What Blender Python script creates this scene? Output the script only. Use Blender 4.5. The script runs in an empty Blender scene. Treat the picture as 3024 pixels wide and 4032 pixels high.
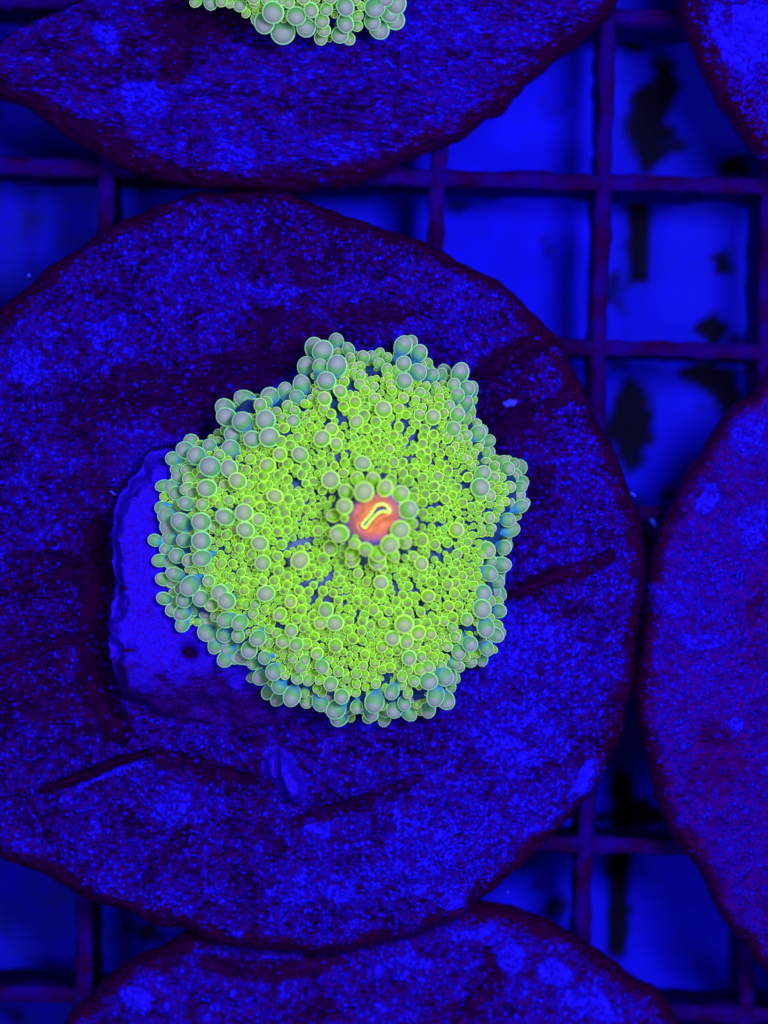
import bpy, math, random
import numpy as np
from mathutils import Vector

# ---------------------------------------------------------------- camera, world, lamps
# One unit is the width of 1000 photograph pixels on the plane of the ceramic discs (about 23 mm).
D = 9.0
sc = bpy.context.scene
cam_data = bpy.data.cameras.new("camera")
cam = bpy.data.objects.new("camera", cam_data)
sc.collection.objects.link(cam)
cam.location = (0, 0, D)
cam.rotation_euler = (0, 0, 0)
cam_data.sensor_fit = 'VERTICAL'
cam_data.sensor_height = 36.0
cam_data.lens = 36.0 * D / 4.032
cam_data.clip_end = 200
cam_data.dof.use_dof = True
cam_data.dof.focus_distance = D - 0.34
cam_data.dof.aperture_fstop = 0.38
sc.camera = cam

world = bpy.data.worlds.new("World")
sc.world = world
world.use_nodes = True
world.node_tree.nodes['Background'].inputs[0].default_value = (0.10, 0.12, 0.42, 1)
world.node_tree.nodes['Background'].inputs[1].default_value = 0.50

def lamp(name, loc, aim, power, size, col):
    d = bpy.data.lights.new(name, 'AREA')
    d.shape = 'DISK'; d.size = size; d.energy = power; d.color = col
    o = bpy.data.objects.new(name, d)
    sc.collection.objects.link(o)
    o.location = loc
    o.rotation_euler = (Vector(aim) - Vector(loc)).to_track_quat('-Z', 'Y').to_euler()
    return o
lamp('aquarium_lamp', (1.65, 0.95, 7.4), (0.35, 0, 0), 720, 1.5, (0.62, 0.80, 1.0))
lamp('aquarium_lamp_far', (-2.1, -0.9, 8.4), (0.9, -0.5, 0), 280, 1.6, (0.70, 0.80, 1.0))
sc.view_settings.view_transform = 'Standard'
sc.view_settings.look = 'None'
sc.view_settings.exposure = 0
sc.view_settings.gamma = 1

rng = np.random.default_rng(7)
random.seed(7)

# ---------------------------------------------------------------- helpers
def P(px, py, z=0.0):
    """photograph pixel and height -> point of the place"""
    k = (D - z) / D
    return (px - 1512) / 1000 * k, (2016 - py) / 1000 * k, z

def tag(o, label=None, cat=None, group=None, kind=None):
    if label: o['label'] = label
    if cat: o['category'] = cat
    if group: o['group'] = group
    if kind: o['kind'] = kind
    return o

def empty(name, loc=(0, 0, 0)):
    o = bpy.data.objects.new(name, None)
    sc.collection.objects.link(o)
    o.location = loc
    o.empty_display_size = 0.1
    return o

def mesh_from(name, V, F, mat, attrs=None, smooth=True):
    """V (n,3), F (m,4) or (m,3) arrays; attrs name -> (n,4) colours"""
    me = bpy.data.meshes.new(name)
    V = np.asarray(V, dtype=np.float32); F = np.asarray(F, dtype=np.int32)
    k = F.shape[1]
    me.vertices.add(len(V)); me.vertices.foreach_set('co', V.ravel())
    me.loops.add(F.size); me.loops.foreach_set('vertex_index', F.ravel())
    me.polygons.add(len(F))
    me.polygons.foreach_set('loop_start', np.arange(0, F.size, k, dtype=np.int32))
    me.update(calc_edges=True)
    me.polygons.foreach_set('use_smooth', np.full(len(F), smooth))
    if attrs:
        for n, a in attrs.items():
            at = me.attributes.new(n, 'FLOAT_COLOR', 'POINT')
            at.data.foreach_set('color', np.asarray(a, dtype=np.float32).ravel())
    me.materials.append(mat)
    me.validate()
    return me

def obj(name, me, parent=None, loc=(0, 0, 0)):
    o = bpy.data.objects.new(name, me)
    sc.collection.objects.link(o)
    o.location = loc
    if parent: o.parent = parent
    return o

def _hash(ix, iy, seed):
    h = (ix.astype(np.int64) * 374761393 + iy.astype(np.int64) * 668265263 + seed * 982451653) & 0xffffffff
    h = ((h ^ (h >> 13)) * 1274126177) & 0xffffffff
    h = h ^ (h >> 16)
    return (h & 0xffff) / 65535.0

def vnoise(x, y, seed=0):
    ix = np.floor(x); iy = np.floor(y)
    fx = x - ix; fy = y - iy
    fx = fx * fx * fx * (fx * (fx * 6 - 15) + 10); fy = fy * fy * fy * (fy * (fy * 6 - 15) + 10)
    ix = ix.astype(np.int64); iy = iy.astype(np.int64)
    a = _hash(ix, iy, seed); b = _hash(ix + 1, iy, seed)
    c = _hash(ix, iy + 1, seed); d = _hash(ix + 1, iy + 1, seed)
    return (a + (b - a) * fx) * (1 - fy) + (c + (d - c) * fx) * fy

def fbm(x, y, f, octs, seed=0, gain=0.5):
    s = np.zeros_like(x); amp = 1; tot = 0
    for i in range(octs):
        ca, sa = math.cos(i * 1.1 + seed), math.sin(i * 1.1 + seed)
        s += amp * vnoise((x * ca - y * sa) * f + 17.3 * i + 50, (x * sa + y * ca) * f - 9.1 * i + 50, seed + i)
        tot += amp; amp *= gain; f *= 2.03
    return s / tot

def sstep(a, b, x):
    t = np.clip((x - a) / (b - a), 0, 1)
    return t * t * (3 - 2 * t)

def seg_dist(x, y, pts):
    """distance to polyline and fraction along it"""
    best = np.full(x.shape, 1e9); fr = np.zeros(x.shape)
    n = len(pts) - 1
    for i in range(n):
        ax, ay = pts[i]; bx, by = pts[i + 1]
        dx, dy = bx - ax, by - ay
        t = np.clip(((x - ax) * dx + (y - ay) * dy) / (dx * dx + dy * dy), 0, 1)
        d = np.hypot(x - ax - t * dx, y - ay - t * dy)
        m = d < best
        best = np.where(m, d, best); fr = np.where(m, (i + t) / n, fr)
    return best, fr

def radial_fn(poly, cx, cy, smooth=0):
    """star-shaped outline as a radius-by-angle table"""
    N = 1440
    th = np.arange(N) / N * 2 * math.pi
    p = np.asarray(poly, dtype=float)
    p = p - np.array([cx, cy])
    best = np.zeros(N)
    for i in range(len(p)):
        a = p[i]; b = p[(i + 1) % len(p)]
        c, s = np.cos(th), np.sin(th)
        ex, ey = b - a
        den = c * ey - s * ex
        den = np.where(abs(den) < 1e-12, 1e-12, den)
        r = (a[0] * ey - a[1] * ex) / den
        u = (a[0] * s - a[1] * c) / den
        ok = (r > 0) & (u >= -1e-6) & (u <= 1 + 1e-6)
        best = np.where(ok & (r > best), r, best)
    for i in range(N):
        if best[i] == 0: best[i] = best[i - 1]
    if smooth:
        k = np.hanning(2 * smooth + 3)[1:-1]; k /= k.sum()
        best = np.convolve(np.concatenate([best[-smooth:], best, best[:smooth]]), k, 'valid')
    def f(a):
        q = (np.asarray(a) % (2 * math.pi)) / (2 * math.pi) * N
        i = np.floor(q).astype(int) % N; t = q - np.floor(q)
        return best[i] * (1 - t) + best[(i + 1) % N] * t
    return f

# ---------------------------------------------------------------- material helper
class NT:
    def __init__(self, name):
        self.m = bpy.data.materials.new(name); self.m.use_nodes = True
        self.t = self.m.node_tree; self.n = self.t.nodes; self.l = self.t.links
        self.b = self.n['Principled BSDF']
    def node(self, typ, ins=None, **kw):
        nd = self.n.new(typ)
        for k, v in kw.items(): setattr(nd, k, v)
        if ins:
            for k, v in ins.items(): self.put(nd.inputs[k], v)
        return nd
    def put(self, sock, v):
        if isinstance(v, bpy.types.NodeSocket): self.l.new(v, sock)
        else: sock.default_value = v
    def math(self, op, a, b=0.0, c=0.0, clamp=False):
        nd = self.n.new('ShaderNodeMath'); nd.operation = op; nd.use_clamp = clamp
        self.put(nd.inputs[0], a); self.put(nd.inputs[1], b); self.put(nd.inputs[2], c)
        return nd.outputs[0]
    def step(self, x, a, b, lo=0.0, hi=1.0):
        nd = self.n.new('ShaderNodeMapRange'); nd.interpolation_type = 'SMOOTHSTEP'
        self.put(nd.inputs['Value'], x)
        self.put(nd.inputs['From Min'], a); self.put(nd.inputs['From Max'], b)
        self.put(nd.inputs['To Min'], lo); self.put(nd.inputs['To Max'], hi)
        return nd.outputs[0]
    def mix(self, f, a, b):
        nd = self.n.new('ShaderNodeMix'); nd.data_type = 'RGBA'
        self.put(nd.inputs[0], f)
        self.put(nd.inputs[6], a if isinstance(a, bpy.types.NodeSocket) else (*a, 1))
        self.put(nd.inputs[7], b if isinstance(b, bpy.types.NodeSocket) else (*b, 1))
        return nd.outputs[2]
    def noise(self, vec, scale, detail=2, rough=0.5, dist=0.0):
        nd = self.node('ShaderNodeTexNoise', {'Vector': vec, 'Scale': scale, 'Detail': detail, 'Roughness': rough, 'Distortion': dist})
        return nd.outputs[0]
    def attr(self, name):
        a = self.node('ShaderNodeAttribute', attribute_name=name)
        s = self.node('ShaderNodeSeparateColor', {0: a.outputs['Color']})
        return s.outputs[0], s.outputs[1], s.outputs[2]
    def bump(self, h, strength, dist):
        nd = self.node('ShaderNodeBump', {'Height': h, 'Strength': strength, 'Distance': dist})
        self.l.new(nd.outputs[0], self.b.inputs['Normal'])
        return nd

# ceramic disc grown over with blue speckled crust and maroon coralline algae
def disc_material(name, stretch=(1, 1, 1), rot=0.0, cover=0.0, grain=1.0, soft=1.0):
    t = NT(name)
    tc = t.node('ShaderNodeTexCoord')
    mp = t.node('ShaderNodeMapping', {0: tc.outputs['Object']})
    mp.inputs['Rotation'].default_value = (0, 0, rot)
    mp.inputs['Scale'].default_value = stretch
    v = mp.outputs[0]
    edge, pale, deep = t.attr('growth_shade')
    big = t.noise(v, 2.2, 3, 0.6)
    mid = t.noise(v, 9.0, 3, 0.6)
    fine = t.noise(v, 30 * grain, 4, 0.7, 0.5)
    finer = t.noise(v, 62 * grain, 2, 0.6, 0.4)
    wn = t.node('ShaderNodeTexNoise', {'Vector': v, 'Scale': 26.0, 'Detail': 2.0})
    ws = t.node('ShaderNodeVectorMath', {0: wn.outputs[1], 1: (0.03, 0.03, 0.0), 2: v}, operation='MULTIPLY_ADD')
    vo = t.node('ShaderNodeTexVoronoi', {'Vector': ws.outputs[0], 'Scale': 47.0 * grain, 'Randomness': 1.0})
    csp = t.node('ShaderNodeSeparateColor', {0: vo.outputs['Color']})
    grains = t.math('MULTIPLY', t.step(vo.outputs['Distance'], 0.62, 0.12), t.step(csp.outputs[0], 0.25, 0.8))
    s = t.math('MULTIPLY_ADD', fine, 0.50, t.math('MULTIPLY', finer, 0.36))
    s = t.math('ADD', s, t.math('MULTIPLY_ADD', grains, 0.17, 0.035))
    bias = t.math('MULTIPLY_ADD', big, 0.17, t.math('MULTIPLY', mid, 0.20))
    s2 = t.math('ADD', s, t.math('SUBTRACT', bias, 0.201 - cover))
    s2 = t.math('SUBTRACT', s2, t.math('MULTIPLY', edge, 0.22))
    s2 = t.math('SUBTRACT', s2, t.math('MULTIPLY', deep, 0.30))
    s2 = t.math('ADD', s2, t.math('MULTIPLY', pale, 0.20))
    m1 = t.step(s2, 0.50 - 0.055 * soft, 0.50 + 0.035 * soft)
    m2 = t.step(s2, 0.515, 0.535 + 0.085 * soft)
    low = t.mix(t.step(mid, 0.35, 0.65), (0.012 * soft, 0.0001, 0.038 * soft), (0.028 * soft, 0.0002, 0.070 * soft))
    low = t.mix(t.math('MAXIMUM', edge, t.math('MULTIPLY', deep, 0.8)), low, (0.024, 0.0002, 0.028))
    col = t.mix(m1, low, (0.026, 0.0012, 0.36))
    col = t.mix(m2, col, (0.018, 0.0055, 0.88))
    t.put(t.b.inputs['Base Color'], col)
    t.b.inputs['Roughness'].default_value = 0.34
    t.b.inputs['Specular IOR Level'].default_value = 0.30
    t.put(t.b.inputs['Specular Tint'], (0.03, 0.02, 1.0, 1))
    h = t.math('MULTIPLY_ADD', fine, 1.0, t.math('MULTIPLY_ADD', grains, 0.35, t.math('MULTIPLY', finer, 0.45)))
    h = t.math('ADD', h, t.math('MULTIPLY', m2, 0.30))
    t.bump(h, 1.0, 0.028)
    return t.m

M_disc = disc_material('speckled_ceramic', cover=0.040, soft=0.8)
M_disc_streak = disc_material('streaked_ceramic', stretch=(0.55, 1.35, 1), rot=math.radians(28), cover=0.035, grain=0.85)
M_disc_smooth = disc_material('smooth_ceramic', cover=0.062, grain=1.0, soft=2.0)
M_disc_pale = disc_material('crusted_ceramic', cover=0.055, grain=0.85)

def plug_material():
    t = NT('pale_plug')
    tc = t.node('ShaderNodeTexCoord'); v = tc.outputs['Object']
    clean, hole, _ = t.attr('growth_shade')
    n1 = t.noise(v, 12, 4, 0.65); n2 = t.noise(v, 85, 3, 0.7)
    s = t.math('ADD', t.math('MULTIPLY', n1, 0.6), t.math('MULTIPLY', n2, 0.4))
    s = t.math('ADD', s, t.math('MULTIPLY', clean, 0.19))
    m = t.step(s, 0.50, 0.68)
    col = t.mix(m, (0.020, 0.0006, 0.09), (0.019, 0.0040, 0.74))
    col = t.mix(t.step(t.math('MULTIPLY_ADD', n1, 0.5, n2), 0.70, 0.92, 0, 0.85), col, (0.028, 0.002, 0.28))
    col = t.mix(hole, col, (0.02, 0.0004, 0.05))
    t.put(t.b.inputs['Base Color'], col)
    t.b.inputs['Roughness'].default_value = 0.6
    t.b.inputs['Specular IOR Level'].default_value = 0.15
    t.put(t.b.inputs['Specular Tint'], (0.1, 0.0, 1.0, 1))
    t.bump(t.math('ADD', n1, t.math('MULTIPLY', n2, 0.8)), 0.9, 0.015)
    return t.m
M_plug = plug_material()

def grid_material():
    t = NT('algae_covered_plastic')
    tc = t.node('ShaderNodeTexCoord'); v = tc.outputs['Object']
    n = t.noise(v, 5, 4, 0.6); n2 = t.noise(v, 30, 3, 0.6)
    col = t.mix(t.step(n, 0.38, 0.62), (0.014, 0.0002, 0.040), (0.010, 0.0006, 0.17))
    col = t.mix(t.step(n2, 0.55, 0.72, 0, 0.6), col, (0.022, 0.0006, 0.15))
    t.put(t.b.inputs['Base Color'], col)
    t.b.inputs['Roughness'].default_value = 0.6
    t.b.inputs['Specular IOR Level'].default_value = 0.10
    t.put(t.b.inputs['Specular Tint'], (0.1, 0.0, 1.0, 1))
    t.bump(n2, 0.8, 0.012)
    return t.m
M_grid = grid_material()

def floor_material():
    t = NT('stained_tank_floor')
    tc = t.node('ShaderNodeTexCoord'); v = tc.outputs['Object']
    stain_shade, film_shade, _ = t.attr('growth_shade')
    n = t.noise(v, 3.0, 4, 0.6); n2 = t.noise(v, 7, 5, 0.65)
    clean = t.mix(t.step(n2, 0.35, 0.7), (0.006, 0.003, 0.80), (0.006, 0.004, 0.98))
    film_shade_c = t.mix(n2, (0.004, 0.004, 0.16), (0.006, 0.008, 0.46))
    col = t.mix(t.math('MULTIPLY', film_shade, t.step(n2, 0.34, 0.62, 0.25, 1.0)), clean, film_shade_c)
    d = t.math('ADD', stain_shade, t.math('MULTIPLY', t.math('SUBTRACT', n2, 0.5), 0.5))
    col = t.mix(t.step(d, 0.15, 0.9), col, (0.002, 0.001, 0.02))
    t.put(t.b.inputs['Base Color'], col)
    t.b.inputs['Roughness'].default_value = 0.8
    t.b.inputs['Specular IOR Level'].default_value = 0.05
    return t.m
M_floor = floor_material()

def bubble_material():
    """fluorescing skin: R = cosine from the tip, G = edge of the grey cap, B = lime to grey green"""
    t = NT('fluorescent_bubble_skin')
    c, thr, tone = t.attr('look')
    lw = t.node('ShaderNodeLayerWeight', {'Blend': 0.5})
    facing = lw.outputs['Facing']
    cap = t.step(c, t.math('SUBTRACT', thr, 0.03), t.math('ADD', thr, 0.13))
    body = t.mix(tone, (0.19, 0.44, 0.018), (0.12, 0.29, 0.13))
    stalk = t.step(c, t.math('MULTIPLY_ADD', tone, 0.5, -0.35), -0.9)
    body = t.mix(stalk, body, t.mix(tone, (0.09, 0.42, 0.06), (0.03, 0.20, 0.50)))
    capc = t.mix(t.step(thr, 0.86, 0.66), (0.14, 0.15, 0.055), t.mix(tone, (0.33, 0.34, 0.17), (0.27, 0.25, 0.285)))
    col = t.mix(t.math('MULTIPLY', cap, 0.92), body, capc)
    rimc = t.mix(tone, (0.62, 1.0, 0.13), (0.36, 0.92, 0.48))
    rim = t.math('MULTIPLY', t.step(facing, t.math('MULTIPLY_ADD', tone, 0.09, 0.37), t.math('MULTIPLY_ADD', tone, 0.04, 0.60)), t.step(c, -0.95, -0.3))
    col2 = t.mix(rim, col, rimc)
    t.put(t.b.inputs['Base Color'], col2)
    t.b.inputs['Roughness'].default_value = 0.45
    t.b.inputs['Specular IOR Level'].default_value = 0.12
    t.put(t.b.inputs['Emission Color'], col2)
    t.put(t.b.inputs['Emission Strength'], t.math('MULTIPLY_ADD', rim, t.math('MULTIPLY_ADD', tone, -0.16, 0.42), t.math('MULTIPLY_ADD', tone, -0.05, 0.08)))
    return t.m
M_bubble = bubble_material()

def tissue_material():
    t = NT('blue_tissue')
    tc = t.node('ShaderNodeTexCoord')
    n = t.noise(tc.outputs['Object'], 25, 3, 0.6)
    t.put(t.b.inputs['Base Color'], t.mix(n, (0.004, 0.018, 0.10), (0.010, 0.05, 0.27)))
    t.b.inputs['Roughness'].default_value = 0.5
    return t.m
M_tissue = tissue_material()

def mouth_material():
    t = NT('orange_mouth_skin')
    r, g, _ = t.attr('look')
    tc = t.node('ShaderNodeTexCoord')
    n = t.noise(tc.outputs['Object'], 40, 3, 0.6)
    n0 = t.noise(tc.outputs['Object'], 9, 2, 0.5)
    rr = t.math('ADD', r, t.math('MULTIPLY', t.math('SUBTRACT', n0, 0.5), 0.45))
    col = t.mix(t.step(rr, 0.45, 0.78), (0.78, 0.16, 0.05), (0.60, 0.12, 0.17))
    col = t.mix(t.step(rr, 0.74, 0.92), col, (0.16, 0.07, 0.42))
    t.put(t.b.inputs['Base Color'], col)
    t.b.inputs['Roughness'].default_value = 0.5
    t.put(t.b.inputs['Emission Color'], col)
    t.put(t.b.inputs['Emission Strength'], 0.03)
    t.bump(n, 0.3, 0.01)
    return t.m
M_mouth = mouth_material()

def plain(name, col, rough=0.5, emit=0.0, noise=0.0):
    t = NT(name)
    tc = t.node('ShaderNodeTexCoord')
    n = t.noise(tc.outputs['Object'], 35, 3, 0.6)
    c = t.mix(n, tuple(k * (1 - noise) for k in col), tuple(min(1, k * (1 + noise)) for k in col))
    t.put(t.b.inputs['Base Color'], c)
    t.b.inputs['Roughness'].default_value = rough
    t.b.inputs['Specular IOR Level'].default_value = 0.12
    if col[2] > 5 * col[1]: t.put(t.b.inputs['Specular Tint'], (0.1, 0.05, 1.0, 1))
    t.bump(n, 0.3, 0.006)
    if emit:
        t.put(t.b.inputs['Emission Color'], c); t.put(t.b.inputs['Emission Strength'], emit)
    return t.m
M_lip = plain('yellow_green_lip', (0.70, 0.92, 0.14), 0.4, 0.22, 0.2)
M_slit = plain('dark_throat', (0.01, 0.03, 0.25), 0.4, 0, 0.3)
M_fleck = plain('pale_fleck', (0.03, 0.04, 0.9), 0.5, 0, 0.2)
M_chip = plain('pale_stone_chip', (0.035, 0.03, 0.62), 0.6, 0, 0.35)

M_grit = plain('crust_grit', (0.016, 0.002, 0.55), 0.6, 0, 0.5)

# ---------------------------------------------------------------- tank floor
FZ = -1.35
def build_floor():
    n = 260
    xs = np.linspace(-4.2, 4.2, n); ys = np.linspace(-4.2, 4.2, n)
    X, Y = np.meshgrid(xs, ys)
    k = D / (D - FZ)
    PX = X * k * 1000 + 1512; PY = 2016 - Y * k * 1000
    wob = (fbm(PX, PY, 1 / 60, 3, 5) - 0.5) * 90; wob2 = (fbm(PX, PY, 1 / 60, 3, 9) - 0.5) * 90
    qx, qy = PX + wob, PY + wob2
    stain_shade = np.zeros_like(X)  # floor stains; the tall narrow blobs follow painted grid bar shadows
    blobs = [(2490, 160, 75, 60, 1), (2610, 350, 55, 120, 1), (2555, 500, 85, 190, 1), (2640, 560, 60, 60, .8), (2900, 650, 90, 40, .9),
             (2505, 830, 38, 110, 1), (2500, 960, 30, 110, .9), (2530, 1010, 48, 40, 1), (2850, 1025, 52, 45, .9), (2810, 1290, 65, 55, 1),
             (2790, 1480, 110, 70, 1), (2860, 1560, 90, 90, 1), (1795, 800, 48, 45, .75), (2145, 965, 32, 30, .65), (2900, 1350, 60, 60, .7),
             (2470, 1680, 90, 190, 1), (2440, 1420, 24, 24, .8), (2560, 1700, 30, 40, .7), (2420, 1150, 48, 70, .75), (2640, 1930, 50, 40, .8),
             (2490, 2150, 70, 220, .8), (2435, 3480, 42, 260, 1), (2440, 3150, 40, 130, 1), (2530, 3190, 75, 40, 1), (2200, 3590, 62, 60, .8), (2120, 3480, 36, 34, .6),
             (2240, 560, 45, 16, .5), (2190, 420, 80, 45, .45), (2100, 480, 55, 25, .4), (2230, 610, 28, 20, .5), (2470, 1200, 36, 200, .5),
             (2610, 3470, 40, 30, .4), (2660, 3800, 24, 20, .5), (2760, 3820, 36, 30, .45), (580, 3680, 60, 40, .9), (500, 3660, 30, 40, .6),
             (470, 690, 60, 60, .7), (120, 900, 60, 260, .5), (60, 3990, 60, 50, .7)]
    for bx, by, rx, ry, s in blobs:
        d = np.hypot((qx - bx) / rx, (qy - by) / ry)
        stain_shade = np.maximum(stain_shade, s * sstep(1.5, 0.5, d + (fbm(PX, PY, 1 / 55, 2, 77) - 0.5) * 0.5))
    for x0, x1, y0, y1, s in ((2396, 2484, 3060, 3770, 1), (2482, 2566, 730, 1135, 1), (2330, 2640, 3165, 3245, 1), (2300, 2330, 1040, 1240, .6)):  # straight strips: shadows of the grid bars painted dark into the floor
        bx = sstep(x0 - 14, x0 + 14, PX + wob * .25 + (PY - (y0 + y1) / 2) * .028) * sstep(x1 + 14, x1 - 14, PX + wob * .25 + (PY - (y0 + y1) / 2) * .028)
        stain_shade = np.maximum(stain_shade, s * bx * sstep(y0 - 30, y0 + 30, PY + wob) * sstep(y1 + 50, y1 - 50, PY + wob))
    film_shade = 0.5 * sstep(2330, 2460, qx) * sstep(1900, 3100, 4032 - PY + 0 * PX)
    film_shade = np.maximum(film_shade, sstep(2250, 2600, PX) * sstep(1900, 1500, PY) * 0.42)  # right cells: shade of the discs painted in as a darker film
    film_shade = np.maximum(film_shade, sstep(1750, 900, PX) * 0.95)  # left floor: light falloff and disc shade painted into the colour
    film_shade = film_shade * (0.55 + 0.9 * fbm(PX, PY, 1 / 170, 4, 21))
    film_shade = np.where((PX > 2250) & (PY > 3000), film_shade * 0.1, film_shade)
    V = np.stack([X.ravel(), Y.ravel(), np.full(X.size, FZ)], 1)
    i = np.arange(n * n).reshape(n, n)
    F = np.stack([i[:-1, :-1].ravel(), i[:-1, 1:].ravel(), i[1:, 1:].ravel(), i[1:, :-1].ravel()], 1)
    A = np.stack([stain_shade.ravel(), np.clip(film_shade, 0, 1).ravel(), np.zeros(X.size), np.ones(X.size)], 1)
    o = obj('tank_floor', mesh_from('tank_floor', V, F, M_floor, {'growth_shade': A}))
    tag(o, kind='structure')
build_floor()

# ---------------------------------------------------------------- egg crate grid
GZ = -0.42
GH = 0.42
def build_grid():
    root = empty('egg_crate_grid', (0, 0, GZ))
    tag(root, 'square-celled plastic egg crate grid overgrown with maroon algae, under the discs', 'grid')
    k = (D - GZ) / D
    ang = 0.028
    ux = np.array([math.cos(ang), -math.sin(ang)]); uy = np.array([math.sin(ang), math.cos(ang)])
    o0 = np.array([(2370 - 1512) / 1000 * k, (2016 - 1000) / 1000 * k])
    # the crossing of the bar x=2370 with the row y=705
    c0 = np.array([(2378 - 1512) / 1000 * k, (2016 - 714) / 1000 * k])
    pitch = 0.654 * k
    L = 7.6
    def slat(mid, direc, side, top, seed):
        n = 150
        s = np.linspace(-L / 2, L / 2, n)
        prof = [(-0.024, -GH), (-0.031, -0.04), (-0.035, -0.014), (-0.027, -0.002), (0, 0.0), (0.027, -0.002), (0.035, -0.014), (0.031, -0.04), (0.024, -GH)]
        V = []
        for j, (w, z) in enumerate(prof):
            wob = (vnoise(s * 6 + 40 + seed * 7.7, s * 0 + j * 3.1 + 11, seed) - 0.5) * 0.016 + (vnoise(s * 22 + 40, s * 0 + j * 3.1 + 1, seed + 5) - 0.5) * 0.015
            zz = z + top + (vnoise(s * 14 + 60, s * 0 + j * 2.2 + 2, seed + 9) - 0.5) * 0.008 * (z > -0.1)
            ww = w * 0.95 + wob * (1 if w >= 0 else -1)
            V.append(np.stack([direc[0] * s + side[0] * ww, direc[1] * s + side[1] * ww, zz], 1))
        m = len(prof)
        V = np.concatenate(V)
        idx = np.arange(m * n).reshape(m, n)
        F = []
        for a in range(m):
            b = (a + 1) % m
            F.append(np.stack([idx[a, :-1], idx[a, 1:], idx[b, 1:], idx[b, :-1]], 1))
        F = np.concatenate(F)[:, ::-1]
        me = mesh_from('slat', V, F, M_grid)
        obj('slat', me, root, (mid[0], mid[1], 0))
    for i in range(-4, 3):
        # foot of this bar next to the picture centre
        q = c0 + ux * pitch * i - uy * pitch * 2
        slat(q, uy, ux, 0.0, 10 + i)
    for j in range(-1, 8):
        q = c0 - uy * pitch * (j - 1) - ux * pitch * 1.5
        slat(q, ux, uy, -0.006, 40 + j)
build_grid()

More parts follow.
